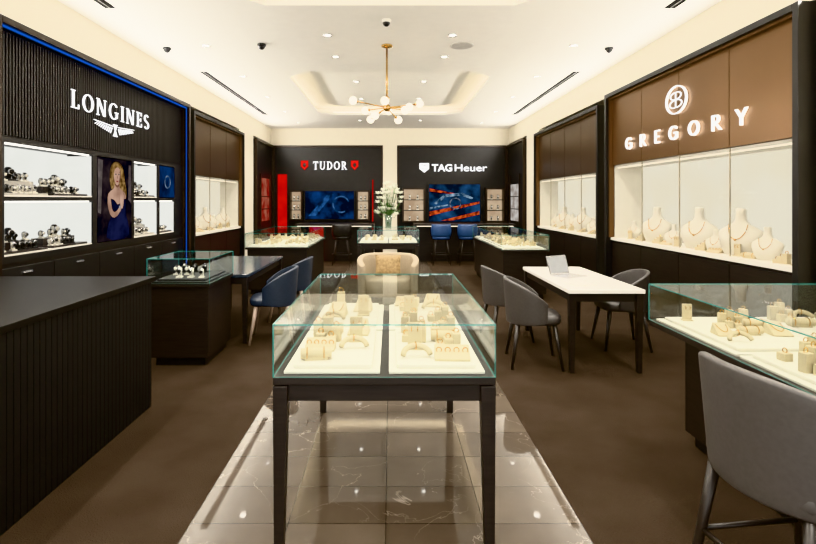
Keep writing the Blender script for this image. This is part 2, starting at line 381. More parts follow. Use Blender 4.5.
for a,bb,zz in((4.2,5.45,2),(6.33,6.97,2),(7.03,7.52,1)):
    for z in((1.06,1.53),(1.57,2.03))[:zz]:
        q=M(); q.box(X(3.52),X(3.56),a,bb,z[0],z[1]); wpart(t,'lit_back_panel',q,m_backw)
        for yy in(a,bb-.02):
            q=M(); q.box(X(3.255),X(3.52),yy,yy+.02,z[0]+.012,z[1]-.015); wpart(t,'lit_side_panel',q,m_backw)
        q=M(); q.box(X(3.27),X(3.29),a+.02,bb-.02,z[1]-.012,z[1]); wpart(t,'led_strip',q,m_ledw)
        q=M(); q.box(X(3.25),X(3.52),a,bb,z[0],z[0]+.012); wpart(t,'display_shelf',q,m_white)
        q=M(); q.box(X(3.242),X(3.248),a,bb,z[0]+.012,z[1]-.016); wpart(t,'glass_pane',q,m_wglass)
sg=thing('illuminated_sign','white serif letters spelling LONGINES above a winged hourglass emblem','sign',(-3.22,5.9,2.45))
FL2=lambda u,v,w:(-(3.245-w),u,v)
lettering(sg,'LONGINES',5.08,6.72,2.485,.185,FL2,.135,.055,True,w0=.0,w1=.010,xs=1.12)
em=M(); cy=5.9; cz=2.36; W1=.008
em.pm([(cy-.034,cz+.055),(cy+.034,cz+.055),(cy+.004,cz),(cy-.004,cz)],FL2,0,W1); em.pm([(cy-.004,cz),(cy+.004,cz),(cy+.034,cz-.06),(cy-.034,cz-.06)],FL2,0,W1)
em.pm(rc(cy-.046,cy+.046,cz+.059,cz+.067),FL2,0,W1); em.pm(rc(cy-.046,cy+.046,cz-.072,cz-.064),FL2,0,W1)
for sx in(-1,1):
    em.pm([(cy+sx*.055,cz+.038),(cy+sx*.055,cz+.045),(cy+sx*.42,cz+.066),(cy+sx*.44,cz+.061)],FL2,0,W1)
    for i in range(9):
        bx=.064+.036*i; tx_=.100+.038*i
        em.pm([(cy+sx*bx,cz+.024+.003*i),(cy+sx*(bx+.010),cz+.025+.003*i),(cy+sx*(tx_+.007),cz-.040+.008*i),(cy+sx*tx_,cz-.044+.008*i)],FL2,0,W1)
wpart(sg,'winged_emblem',em,m_sign)
# poster of woman
po=thing('poster','dark advertising poster of blonde woman in navy dress','poster',(-3.24,5.9,1.06))
FP=lambda u,v,w:(-(3.25-w),5.53+u*.74,1.07+v*.95)
q=M(); q.pm(rc(0,1,0,1),FP,-.02,.01); wpart(po,'poster_sheet',q,emat('poster_print',(.006,.006,.010),1,(.11,.09,.09),5,.42,.85,6))
def fp(name,poly,w,col,em=.45,col2=None,sc=9):
    mm=M(); mm.pm(poly,FP,w,w+.0006); c2=col2 or tuple(c*.62 for c in col); wpart(po,name,mm,emat('print_'+name,c2,em,col,sc,.38,.62,5))
def sm(pts,it=2):   # Chaikin smoothing keeps printed outlines soft
    for _ in range(it):
        o=[]
        for i,p in enumerate(pts):
            q_=pts[(i+1)%len(pts)]; o+=[(p[0]*.75+q_[0]*.25,p[1]*.75+q_[1]*.25),(p[0]*.25+q_[0]*.75,p[1]*.25+q_[1]*.75)]
        pts=o
    return pts
fp('bright_backdrop',[(.02,.35),(.10,.33),(.15,.97),(.02,.98)],.0105,(.30,.26,.25),.6); fp('bright_backdrop',[(.88,.5),(.98,.45),(.98,.95),(.90,.95)],.0105,(.24,.20,.20),.6)
fp('dress',sm([(.24,0),(.92,0),(.90,.18),(.80,.32),(.80,.42),(.79,.52),(.70,.535),(.58,.44),(.46,.51),(.36,.53),(.34,.44),(.40,.32),(.28,.18)],1),.011,(.035,.038,.085),.9,(.008,.009,.025),6)
fp('hair',sm([(.40,.60),(.34,.70),(.33,.82),(.37,.91),(.46,.965),(.58,.97),(.69,.93),(.75,.84),(.78,.72),(.84,.60),(.80,.50),(.72,.52),(.66,.64),(.5,.68)]),.0117,(.46,.30,.14),.9,(.09,.05,.022),16)
fp('chest',sm([(.28,.53),(.33,.60),(.46,.635),(.48,.70),(.61,.70),(.62,.635),(.74,.605),(.82,.55),(.80,.50),(.70,.52),(.58,.42),(.46,.50),(.36,.51)],1),.0124,(.62,.41,.31),.9,(.38,.23,.17),4)
fp('neck_shadow',sm([(.475,.70),(.49,.665),(.55,.645),(.61,.67),(.61,.70)],1),.0131,(.26,.14,.10),.8)
fp('face',sm([(.455,.87),(.445,.79),(.46,.735),(.50,.69),(.54,.675),(.585,.69),(.625,.735),(.645,.80),(.64,.87),(.60,.91),(.50,.91)]),.0138,(.82,.58,.47),.9,(.58,.36,.27),5)
fp('face_shade',sm([(.60,.70),(.625,.735),(.645,.80),(.64,.87),(.615,.88),(.61,.78),(.58,.70)],1),.0143,(.38,.22,.16),.8)
fp('fringe',sm([(.42,.76),(.39,.88),(.45,.945),(.56,.955),(.66,.92),(.69,.82),(.67,.74),(.650,.85),(.60,.895),(.53,.905),(.47,.875),(.45,.82)]),.0147,(.48,.31,.14),.9,(.17,.095,.04),16)
for ex in(.50,.588):
    fp('eye_white',ell(ex,.812,.019,.0065,12),.0147,(.45,.42,.40),.7); fp('iris',ell(ex,.812,.009,.0072,10),.0154,(.03,.04,.06),.7)
    fp('eyelid',[(ex-.024,.816),(ex,.826),(ex+.024,.816),(ex,.820)],.0154,(.04,.025,.025),.7)
    fp('eyebrow',[(ex-.028,.838),(ex,.848),(ex+.028,.840),(ex,.843)],.0147,(.20,.11,.06),.7)
fp('nose',[(.543,.80),(.551,.80),(.560,.768),(.546,.760),(.532,.768)],.0147,(.48,.29,.21),.8)
fp('lips',sm([(.51,.728),(.53,.737),(.545,.733),(.56,.737),(.58,.728),(.56,.717),(.53,.717)],1),.0147,(.42,.09,.09),.8)
fp('arm',sm([(.27,.56),(.34,.60),(.36,.48),(.40,.36),(.50,.34),(.66,.44),(.69,.39),(.50,.27),(.36,.29),(.27,.42)],1),.0145,(.62,.41,.31),.9,(.38,.23,.17),4)
fp('hand',sm([(.63,.42),(.62,.50),(.64,.58),(.66,.55),(.67,.61),(.69,.56),(.70,.61),(.715,.55),(.735,.57),(.735,.47),(.71,.40),(.68,.38)],1),.0152,(.68,.46,.36),.9,(.46,.28,.21),6)
fp('watch_picture',ell(.615,.405,.026,.020,14),.0159,(.5,.5,.55),.8)
po=thing('advertising_panel','small square navy panel showing a silver watch','poster',(-3.24,7.27,1.57))
q=M(); q.box(-3.24,-3.25,7.04,7.51,1.58,2.02); wpart(po,'panel_sheet',q,emat('navy_print',(.003,.007,.03),1,(.012,.04,.14),5))
q=M(); m_sp2=emat('silver_print',(.06,.10,.18),.8,(.25,.32,.45),12)
for p in arc(7.28,1.80,.10,.10,.075,.075,0,360,20): q.pm(p,FL,.01,.014)
wpart(po,'watch_picture',q,m_sp2)
# ------------------------------------------------------------ back wall units
def screen(x0,x1,z0,z1,label,c1,c2,sc,lo=.42,hi=.68,stretch=None):
    t=thing('wall_screen',label,'screen',((x0+x1)/2,13.8,z0))
    q=M(); q.box(x0-.03,x1+.03,13.78,13.83,z0-.03,z1+.03); wpart(t,'bezel',q,m_black)
    q=M(); q.box(x0,x1,13.77,13.78,z0,z1); wpart(t,'display_panel',q,emat('screen_image',c1,1.0,c2,sc,lo,hi,6,stretch))
    return t,(lambda u,v,w:(u,13.77-w,v))
winpos=[]
def back_unit(x0,x1,label,wins,red):
    t=thing('brand_display_wall',label,'display wall',((x0+x1)/2,13.9,0))
    q=M(); q.box(x0,x1,13.88,14.05,0,3.02); wpart(t,'wall_panel',q,m_black)
    q=M(); q.box(x0,x0+.05,13.82,13.88,0,3.05); q.box(x1-.05,x1,13.82,13.88,0,3.05); q.box(x0+.05,x1-.05,13.82,13.88,3.0,3.05); wpart(t,'frame',q,m_frame)
    mw=emat('window_glow',(.62,.45,.30),.75,(.8,.63,.44),4)
    for a,b,z0,z1 in wins:
        q=M(); q.box(a,b,13.86,13.88,z0,z1); wpart(t,'lit_window',q,mw)
        q=M(); q.box(a-.04,a,13.66,13.88,z0-.04,z1+.04); q.box(b,b+.04,13.66,13.88,z0-.04,z1+.04); q.box(a,b,13.66,13.88,z1,z1+.04); q.box(a,b,13.66,13.88,z0-.04,z0); wpart(t,'window_frame',q,m_frame)
        for j in range(1,3):
            zz=z0+(z1-z0)*j/3; q=M(); q.box(a,b,13.68,13.86,zz-.012,zz+.012); wpart(t,'window_shelf',q,m_black)
        winpos.append((a,b,z0,z1))
    return t
tu=back_unit(-3.24,-.2,'black display wall with red trim and two lit watch windows',[(-2.72,-2.44,1.02,1.76),(-.88,-.6,1.02,1.76)],True)
q=M(); q.box(-.49,-.465,13.8,13.88,.95,2.1); wpart(tu,'red_trim',q,m_redl)
q=M(); q.box(-3.10,-2.86,13.8,13.88,.75,2.25); wpart(tu,'red_panel',q,m_redl)
ta=back_unit(.2,3.24,'black display wall with large screen and two lit watch windows',[(.38,.92,.97,1.83),(2.66,3.1,.97,1.83)],False)
tt,F=screen(-2.33,-1.0,1.02,1.78,'wall screen showing a dark blue watch film',(.003,.005,.018),(.02,.06,.20),3)
q=M()
for p in arc(-1.35,1.42,.24,.24,.20,.20,20,300,24): q.pm(p,F,.001,.004)
wpart(tt,'watch_picture',q,emat('screen_steel',(.015,.045,.12),.9,(.12,.22,.42),10,.4,.7))
q=M(); q.pm([(-2.25,1.1),(-2.05,1.1),(-1.55,1.7),(-1.72,1.7)],F,.001,.003); wpart(tt,'light_streak_picture',q,emat('screen_steel2',(.005,.015,.05),.9,(.08,.2,.5),6,.4,.7))
tt,F=screen(1.08,2.48,.95,1.97,'wall screen showing dark blue scene with orange light streaks',(.004,.008,.022),(.05,.12,.26),3,.40,.72)
m_sr=emat('screen_orange',(.10,.010,.008),1,(.75,.14,.05),9,.38,.62,5)
m_sb=emat('screen_light',(.02,.05,.10),1,(.35,.5,.65),9,.4,.7,5)
for k,(pl_,mm_) in enumerate((([(1.09,1.22),(2.46,1.50),(2.46,1.44),(1.09,1.10)],m_sr),([(1.09,1.86),(1.9,1.70),(1.9,1.67),(1.09,1.78)],m_sr),([(1.4,.97),(2.46,1.24),(2.46,1.14),(1.7,.97)],m_sr),
    ([(1.2,1.45),(1.5,1.70),(2.0,1.74),(2.3,1.60),(2.25,1.56),(1.95,1.66),(1.55,1.62),(1.28,1.42)],m_sb),([(1.09,1.34),(1.6,1.42),(1.6,1.39),(1.09,1.28)],m_sb))):
    q=M(); q.pm(pl_,F,.001+.0005*k,.004+.0005*k); wpart(tt,'light_streak_picture',q,mm_)
q=M()
for p in arc(1.80,1.44,.17,.17,.13,.13,0,360,22): q.pm(p,F,.006,.008)
wpart(tt,'watch_picture',q,emat('screen_steel3',(.03,.05,.09),1,(.3,.35,.42),9,.4,.7))
def shield(cx,cz,w,h,F,w0,w1):
    q=M(); q.pm([(cx-w,cz+h),(cx+w,cz+h),(cx+w,cz-.2*h),(cx,cz-h),(cx-w,cz-.2*h)],F,w0,w1); return q
sg=thing('illuminated_sign','white serif letters spelling TUDOR between two red shields','sign',(-1.65,13.85,2.4))
lettering(sg,'TUDOR',-2.13,-1.2,2.385,.22,back,.17,.08,True,w0=.01,w1=.03,xs=.82)
m_rs=emat('red_shield',(.8,.02,.015),1.1)
for cx in(-2.37,-.98):
    wpart(sg,'shield_emblem',shield(cx,2.5,.1,.13,back,.01,.03),m_rs)
    q=M(); q.pm(ell(cx,2.51,.045,.06,8),back,.03,.035); wpart(sg,'shield_rose',q,m_black)
sg=thing('illuminated_sign','white sans-serif letters spelling TAGHeuer beside a white shield','sign',(1.95,13.85,2.35))
wpart(sg,'shield_emblem',shield(.95,2.43,.13,.13,back,.01,.03),m_sign)
def textpart(t,txt,x,z,size,width,y=13.85,m=m_sign,off=.012):
    cu=bpy.data.curves.new('lettering','FONT'); cu.body=txt; cu.size=size; cu.extrude=.006; cu.offset=off
    o=bpy.data.objects.new('lettering',cu); C.objects.link(o)
    dg=bpy.context.evaluated_depsgraph_get(); me=bpy.data.meshes.new_from_object(o.evaluated_get(dg))
    bpy.data.objects.remove(o); n=bpy.data.objects.new('lettering',me); C.objects.link(n)
    me.materials.clear(); me.materials.append(m)
    n.parent=t; wdt=max(v.co.x for v in me.vertices); n.scale=(width/wdt,1,1)
    n.rotation_euler=(pi/2,0,0); n.location=(x-t.location.x,y-t.location.y,z-t.location.z)
textpart(sg,'TAG',1.16,2.34,.27,.56,off=.006); textpart(sg,'Heuer',1.77,2.34,.27,.92,off=.001)
textpart(sg,'TAG',.86,2.47,.08,.18,13.84,m_black,.001); textpart(sg,'Heuer',.87,2.385,.07,.16,13.84,m_black,.0)
for s in(-1,1):
    t=thing('display_wall_cabinet','black side display cabinet with %s lit shelf window'%('red-trimmed' if s<0 else 'white'),'display cabinet',(s*3.48,12.95,0))
    q=M(); q.box(s*3.25,s*3.7,12.02,13.86,0,3.02); wpart(t,'body',q,m_black)
    q=M(); q.box(s*3.2,s*3.26,12.02,12.08,0,3.04); q.box(s*3.2,s*3.26,13.78,13.84,0,3.04); q.box(s*3.2,s*3.26,12.08,13.78,2.98,3.04); wpart(t,'frame',q,m_frame)
    q=M(); q.box(s*3.235,s*3.25,12.5,13.4,1.0,1.95 if s>0 else 2.1); wpart(t,'lit_window',q,emat('sidewin',(.30,.25,.22) if s>0 else (.22,.01,.01),1.0,(.6,.58,.55) if s>0 else (.38,.14,.10),6))
    for z in(1.3,1.62):
        q=M(); q.box(s*3.19,s*3.235,12.5,13.4,z,z+.02); wpart(t,'shelf',q,m_black)
    for a in(12.44,13.4):
        q=M(); q.box(s*3.21,s*3.235,a,a+.06,.9,2.2); wpart(t,'side_trim',q,m_frame)
# ------------------------------------------------------------ bar counters + stools at back
def bar(x0,x1,y0,y1,label,red=False):
    t=thing('bar_counter',label,'counter',((x0+x1)/2,(y0+y1)/2,0))
    q=M(); q.box(x0+.06,x1-.06,y0+.25,y1-.02,0,.9); wpart(t,'body',q,m_dwood)
    q=M(); q.box(x0,x1,y0,y1,.9,.95); wpart(t,'countertop',q,m_dwood,bevel=.005)
    for a in(x0,x1-.06):
        q=M(); q.box(a,a+.06,y0,y1,0,.9); wpart(t,'end_panel',q,m_dwood)
    if red:
        q=M(); q.box(x0+.35,x0+.68,y0+.10,y0+.249,.0,.9); wpart(t,'red_front_panel',q,m_redl)
    q=M(); q.box(x0+.06,x1-.06,y0+.01,y0+.03,.885,.9); wpart(t,'led_strip',q,m_led)
bar(-2.35,-.4,12.3,13.0,'black bar counter with glowing red front panel',True)
bar(.6,3.1,12.3,13.0,'black bar counter with dark top')
st=thing('bar_stool','blue upholstered bar stool with slim black legs','stool',(1.22,11.95,0),group='bar stools')
q=M(); 
rings=[]
for i in range(9):
    z=.68+i*.035; r=.21+.02*math.sin(i/8*pi)
    rings.append([(r*math.cos(a),r*math.sin(a)*.9,z) for a in [math.radians(180+180*j/12) for j in range(13)]])
vs=[p for r in rings for p in r]; fs=[(i*13+j,i*13+j+1,(i+1)*13+j+1,(i+1)*13+j) for i in range(8) for j in range(12)]
q.add(vs,fs,True); ob('backrest',q,m_blst,st,solid=.03)
q=M(); q.lathe([(.02,.60),(.20,.61),(.21,.65),(.19,.69),(.02,.70)],18); ob('seat',q,m_blst,st)
for sx in(-1,1):
    for sy in(-1,1):
        q=M(); q.tube([(sx*.21,sy*.2,0),(sx*.12,sy*.12,.62)],[.011,.015]); ob('leg',q,m_leg,st)
q=M(); q.torus((0,0,.25),.235,.009,'z'); ob('footrest',q,m_leg,st)
clone(st,(1.85,11.95,0)); 
b2=clone(st,(-1.15,11.95,0),label='black upholstered bar stool with slim legs')
for c in b2.children:
    if c.name.startswith(('backrest','seat')):
        c.data=c.data.copy(); c.data.materials[0]=m_black
# ------------------------------------------------------------ jewellery prototypes
protos={}
def place(kind,loc,rz=0,sc=1,group=None,label=None):
    if kind not in protos:
        protos[kind]=build[kind](); protos[kind].location=loc; protos[kind].rotation_euler=(0,0,rz); protos[kind].scale=(sc,)*3
        if group: protos[kind]['group']=group
        return protos[kind]
    return clone(protos[kind],loc,rz,sc,label,group)
def b_block():
    t=thing('ring_stand','cream suede block stand holding a gold ring','ring stand')
    q=M(); q.box(-.019,.019,-.019,.019,0,.070); ob('block',q,m_stand,t,bevel=.003)
    q=M(); q.torus((0,0,.079),.011,.0022,'y',14,6); ob('ring',q,m_gold,t); return t
def b_cube():
    t=thing('ring_stand','low cream suede cube stand holding a gold ring','ring stand')
    q=M(); q.box(-.022,.022,-.022,.022,0,.036); ob('block',q,m_stand,t,bevel=.003)
    q=M(); q.torus((0,0,.045),.011,.0022,'x',14,6); ob('ring',q,m_gold,t); return t
def b_ramp():
    t=thing('ring_ramp','cream sloping ramp with a row of gold rings','ring stand')
    q=M(); q.add([(-.060,-.03,0),(.060,-.03,0),(.060,.03,0),(-.060,.03,0),(-.060,-.03,.008),(.060,-.03,.008),(.060,.03,.042),(-.060,.03,.042)],[(0,3,2,1),(4,5,6,7),(0,1,5,4),(1,2,6,5),(2,3,7,6),(3,0,4,7)]); ob('ramp',q,m_stand,t,bevel=.002)
    for x in(-.045,-.015,.015,.045):
        q=M(); q.torus((x,0,.030),.009,.0018,'y',12,5); ob('ring',q,m_gold,t)
    return t
def b_tall():
    t=thing('earring_stand','tall cream slotted stand with gold earrings','earring stand')
    q=M(); q.box(-.026,.026,-.008,.008,0,.10); q.box(-.030,.030,-.020,.020,0,.008); ob('upright',q,m_stand,t,bevel=.002)
    for sx in(-1,1):
        q=M(); q.torus((sx*.012,-.012,.078),.008,.0018,'x',12,5); ob('earring',q,m_gold,t)
    return t
def b_step():
    t=thing('stepped_display_block','cream stepped block with rings','ring stand')
    q=M(); q.box(-.050,-.0168,-.024,.024,0,.028); q.box(-.0168,.0168,-.024,.024,0,.050); q.box(.0168,.050,-.024,.024,0,.072); ob('block',q,m_stand,t,bevel=.003)
    for x,z in((-.034,.036),(0,.058),(.034,.080)):
        q=M(); q.torus((x,0,z),.010,.002,'y',12,5); ob('ring',q,m_gold,t)
    return t
def b_cluster():
    t=thing('block_cluster','group of cream cubes of three heights with rings','ring stand')
    for i,(x,y,h) in enumerate(((-.032,.014,.075),(.008,.018,.095),(.044,.006,.060),(-.012,-.026,.040),(.030,-.030,.030))):
        q=M(); q.box(x-.018,x+.018,y-.016,y+.016,0,h); ob('block',q,m_stand,t,bevel=.002)
        q=M(); q.torus((x,y,h+.008),.010,.002,'y',12,5); ob('ring',q,m_gold,t)
    return t
def b_brace():
    t=thing('bracelet_stand','cream cylinder pillow holding gold bangles','bracelet stand')
    q=M(); R=[[(x,.020*math.cos(2*pi*j/18),.024+.020*math.sin(2*pi*j/18)) for j in range(18)] for x in(-.060,-.057,.057,.060)]
    q.loops(R); q.box(-.045,.045,-.016,.016,0,.012); ob('pillow',q,m_stand,t)
    for x in(-.035,.03):
        q=M(); q.torus((x,0,.025),.022,.002,'x',20,6); ob('bangle',q,m_gold,t)
    return t
def b_easel():
    t=thing('necklace_easel','cream sloped necklace pad with gold chain','necklace stand')
    q=M(); q.add([(-.045,-.045,0),(.045,-.045,0),(.045,.045,0),(-.045,.045,0),(-.045,-.045,.008),(.045,-.045,.008),(.033,.045,.055),(-.033,.045,.055)],[(0,3,2,1),(4,5,6,7),(0,1,5,4),(1,2,6,5),(2,3,7,6),(3,0,4,7)]); ob('pad',q,m_stand,t,bevel=.003)
    q=M(); pts=[]
    for i in range(13):
        a=pi+pi*i/12; y=.027+.058*math.sin(a)*.9; pts.append((.025*math.cos(a),y,.008+(y+.045)/.09*.047+.003))
    q.tube(pts,.0018,6); ob('necklace',q,m_gold,t); return t
def b_arc():
    t=thing('collar_stand','curved cream collar display with bracelet','bracelet stand')
    q=M(); pts=[(.052*math.cos(a),.026*math.sin(a),.012+.028*math.sin(a)) for a in [pi*i/12 for i in range(13)]]
    q.tube(pts,.011,10); ob('collar',q,m_stand,t); 
    q=M(); q.torus((0,.026,.040),.014,.002,'x',14,5); ob('bracelet',q,m_gold,t); return t
def b_bust():
    t=thing('necklace_bust','ivory necklace bust with fine gold necklace','jewellery bust')
    pr=[(0,.118,.060),(.008,.124,.064),(.05,.134,.076),(.10,.148,.082),(.14,.160,.078),(.170,.166,.068),(.192,.160,.060),(.210,.140,.053),(.228,.108,.048),(.246,.076,.044),(.266,.052,.040),(.29,.040,.037),(.34,.036,.035),(.372,.037,.036),(.380,.030,.029)]
    q=M(); q.loops([[(rx*math.copysign(abs(math.cos(2*pi*j/28))**.85,math.cos(2*pi*j/28)),ry*math.sin(2*pi*j/28)-(.014 if .04<z<.17 else 0),z) for j in range(28)] for z,rx,ry in pr]); ob('bust_form',q,m_bust,t)
    q=M(); pts=[]
    for i in range(17):
        u=-1+2*i/16; pts.append((.070*u+.02*u*(1-u*u),-.046-.052*(1-u*u),.252-.12*(1-u*u)**.8))
    q.tube(pts,.0030,6); q.sph((0,-.101,.128),.009); ob('necklace',q,m_gold,t); return t
def mk_watch(label,ms,md,mc):
    t=thing('wristwatch',label,'watch')
    q=M(); q.box(-.022,.022,-.025,.03,0,.012); q.taper((-.014,.014,0,.02,.012),(-.014,.014,.005,.025,.05)); ob('cuff_stand',q,mc,t)
    q=M()
    R=[]
    for i in range(20):
        a=2*pi*i/20; c=(0,.012+.024*math.cos(a),.053+.032*math.sin(a))
        R.append([(sx*.010,c[1]+d*math.cos(a)*.003,c[2]+d*math.sin(a)*.003) for sx,d in((-1,-1),(1,-1),(1,1),(-1,1))])
    R.append(R[0]); q.loops(R,True,0,False); ob('strap',q,ms,t)
    q=M(); R=[[(.017*math.cos(2*pi*j/14),.012+.0205*1.0*0+.020*math.sin(2*pi*j/14)*.9,z) for j in range(14)] for z in(.030,.078)]
    q.loops(R); ob('watch_pillow',q,mc,t)
    q=M(); q.loops([[(.018*k*math.cos(2*pi*j/18),y,.058+.018*k*math.sin(2*pi*j/18)) for j in range(18)] for k,y in((.9,-.014),(1,-.018),(1,-.024),(.85,-.026))]); ob('watch_case',q,m_silver,t)
    q=M(); q.loops([[(.0145*math.cos(2*pi*j/18),y,.058+.0145*math.sin(2*pi*j/18)) for j in range(18)] for y in(-.0255,-.0268)]); ob('dial',q,md,t)
    return t
def b_watch(): return mk_watch('steel wristwatch with dark dial on cream pillow stand',m_silver,m_black,m_cream)
def b_watchb(): return mk_watch('wristwatch with dark strap and white dial on cream pillow',m_leg,m_white,m_cream)
def b_watchc(): return mk_watch('wristwatch with dark strap and dial on black pillow',m_leg,m_black,m_black)
build=dict(block=b_block,cube=b_cube,ramp=b_ramp,tall=b_tall,step=b_step,cluster=b_cluster,brace=b_brace,easel=b_easel,arc=b_arc,bust=b_bust,watch=b_watch,watchb=b_watchb,watchc=b_watchc)
def fill(x0,x1,y0,y1,z,nx,ny,kinds,group,sc=1,skip=.14,rzb=0):
    cw=(x1-x0)/nx; cd=(y1-y0)/ny; last=None
    for i in range(nx):
        for j in range(ny):
            if random.random()<skip: continue
            k=random.choice([q for q in kinds if q!=last] or kinds); last=k
            place(k,(x0+cw*(i+.5)+random.uniform(-.03,.03)*cw,y0+cd*(j+.5)+random.uniform(-.06,.06)*cd,z),rzb+random.uniform(-.2,.2),sc*random.uniform(.9,1.06),group)
JK=['block','cube','tall','step','cluster','brace','easel','arc','ramp']
# ------------------------------------------------------------ glass display cases
def glassbox(t,x0,x1,y0,y1,z0,z1,th=.005):
    def pane(ax,b):
        q=M(); q.box(*b)
        big={'z':(0,1),'y':(2,4),'x':(3,5)}[ax]
        q.mi=[0 if i in big else 1 for i in range(6)]
        wpart(t,'glass_pane',q,[m_glass,m_edge])
    pane('z',(x0,x1,y0,y1,z1-th,z1))
    pane('y',(x0,x1,y0,y0+th,z0,z1-th)); pane('y',(x0,x1,y1-th,y1,z0,z1-th))
    pane('x',(x0,x0+th,y0+th,y1-th,z0,z1-th)); pane('x',(x1-th,x1,y0+th,y1-th,z0,z1-th))
def case(x0,x1,y0,y1,label,legs=False,inset=(0,0,0,0),cols=2,rows=2,zt=1.0,zd=.775,nx=3,ny=3,kinds=JK,group='jewellery stands',m_pad=m_cream,sc=1,name='glass_display_case',gap=.012,skip=.14):
    t=thing(name,label,'display case',((x0+x1)/2,(y0+y1)/2,0))
    q=M(); q.box(x0,x1,y0,y1,zd-.04,zd-.005); wpart(t,'deck',q,m_dwood,bevel=.004)
    if legs:
        q=M(); q.box(x0+.02,x1-.02,y0+.02,y1-.02,zd-.115,zd-.04); wpart(t,'apron',q,m_dwood)
        for xa,sx in((x0,1),(x1,-1)):
            for ya,sy in((y0,1),(y1,-1)):
                q=M(); a,b=sorted((xa,xa+sx*.065)); c,d=sorted((ya,ya+sy*.065)); e,f=sorted((xa+sx*.004,xa+sx*.046)); g,h=sorted((ya+sy*.004,ya+sy*.046))
                q.taper((e,f,g,h,0),(a,b,c,d,zd-.045)); wpart(t,'leg',q,m_dwood,bevel=.003)
    else:
        i=inset; q=M(); q.box(x0+i[0],x1-i[1],y0+i[2],y1-i[3],.08,zd-.04); wpart(t,'base_cabinet',q,m_dwood,bevel=.004)
        q=M(); q.box(x0+i[0]+.04,x1-i[1]-.04,y0+i[2]+.04,y1-i[3]-.04,0,.08); wpart(t,'plinth',q,m_black)
    glassbox(t,x0,x1,y0,y1,zd-.005,zt)
    m=.02; cw=(x1-x0-2*m)/cols; cd=(y1-y0-2*m)/rows
    for i in range(cols):
        for j in range(rows):
            a,b=x0+m+i*cw+gap,x0+m+(i+1)*cw-gap; c,d=y0+m+j*cd+gap,y0+m+(j+1)*cd-gap
            q=M(); q.box(a,b,c,d,zd-.005,zd+.008); wpart(t,'display_pad',q,m_pad,bevel=.003)
            q=M(); q.box(a+.035,b-.035,c+.035,d-.035,zd+.008,zd+.026); wpart(t,'raised_tray',q,m_pad,bevel=.004)
            fill(a+.045,b-.045,c+.045,d-.045,zd+.026,nx,ny,kinds,group,sc,skip)
    return t
case(-.51,.46,2.17,3.66,'tall glass-topped display table with dark tapered legs and cream trays',True,cols=2,rows=2,nx=2,ny=4,sc=1.3,kinds=['cluster','step','brace','easel','arc','ramp','tall','block'],group='jewellery stands in the central display table',name='glass_display_table',gap=.020)
case(-.58,.52,8.9,10.1,'glass-topped jewellery display table under a flower vase',True,cols=2,rows=1,nx=3,ny=3,group='jewellery stands in the second display table',name='glass_display_table')
case(1.67,2.85,.9,3.23,'long glass display case on dark wood base beside a grey stool',False,(.2,0,.1,.06),cols=2,rows=3,nx=3,ny=4,sc=1.1,skip=.3,group='jewellery stands in the long case')
case(1.72,2.45,7.7,10.4,'glass jewellery case on dark wood base by bronze wall cabinet',False,(.03,.03,.03,.03),cols=1,rows=3,nx=4,ny=4,group='jewellery stands in the dark wood case')
case(-2.35,-1.32,8.1,10.2,'glass jewellery case on dark wood base beside blue chairs',False,(.03,.03,.03,.03),cols=2,rows=2,nx=3,ny=4,group='jewellery stands in the wide case')
m_bpad=mat('black_tray',(.02,.02,.022),.5)
case(-2.24,-1.66,4.6,5.3,'small glass watch case with dark trays on wood base',False,(.02,.02,.02,.02),cols=1,rows=1,zt=1.0,nx=4,ny=3,kinds=['watch','watchc','watchb'],group='watches in the small glass case',m_pad=m_bpad,sc=1.1)
def desk(x0,x1,y0,y1,mt,label,z=.745):
    t=thing('consultation_desk',label,'desk',((x0+x1)/2,(y0+y1)/2,0))
    q=M(); q.box(x0,x1,y0,y1,z-.035,z); wpart(t,'desktop',q,mt,bevel=.005)
    q=M(); q.box(x0+.03,x1-.03,y0+.03,y1-.03,z-.11,z-.035); wpart(t,'apron',q,m_dwood)
    for a in(x0+.01,x1-.07):
        for b in(y0+.01,y1-.07):
            q=M(); q.taper((a+.01,a+.05,b+.01,b+.05,0),(a,a+.06,b,b+.06,z-.036)); wpart(t,'leg',q,m_dwood,bevel=.003)
    return t
desk(-2.3,-1.52,5.34,7.1,m_deskdark,'blue-grey-topped consultation desk with black legs beside watch case')
desk(1.58,2.26,4.42,5.95,m_desk,'white-topped consultation desk with black tapered legs')
lp=thing('laptop','open silver laptop standing on white desk','laptop',(1.86,5.2,.745),rz=.55)
q=M(); q.box(-.15,.15,-.11,.11,0,.012); ob('keyboard_base',q,m_silver,lp,bevel=.002)
lidF=[(0,1,2,3),(7,6,5,4),(0,4,5,1),(1,5,6,2),(2,6,7,3),(3,7,4,0)]
q=M(); q.add([(-.15,.11,.012),(.15,.11,.012),(.15,.17,.20),(-.15,.17,.20),(-.15,.118,.012),(.15,.118,.012),(.15,.178,.20),(-.15,.178,.20)],lidF); ob('screen_lid',q,m_silver,lp)
q=M(); q.add([(-.137,.1125,.028),(.137,.1125,.028),(.137,.1645,.190),(-.137,.1645,.190),(-.137,.1160,.028),(.137,.1160,.028),(.137,.168,.190),(-.137,.168,.190)],lidF); ob('display_panel',q,mat('laptop_screen',(.22,.22,.22),.3,emis=(.35,.37,.38),es=.4),lp)
pp=thing('document','loose white document sheet lying on the desk','paper',(1.8,4.78,.745),rz=.2); q=M(); q.box(-.1,.1,-.14,.14,0,.003); ob('paper_sheet',q,m_white,pp)
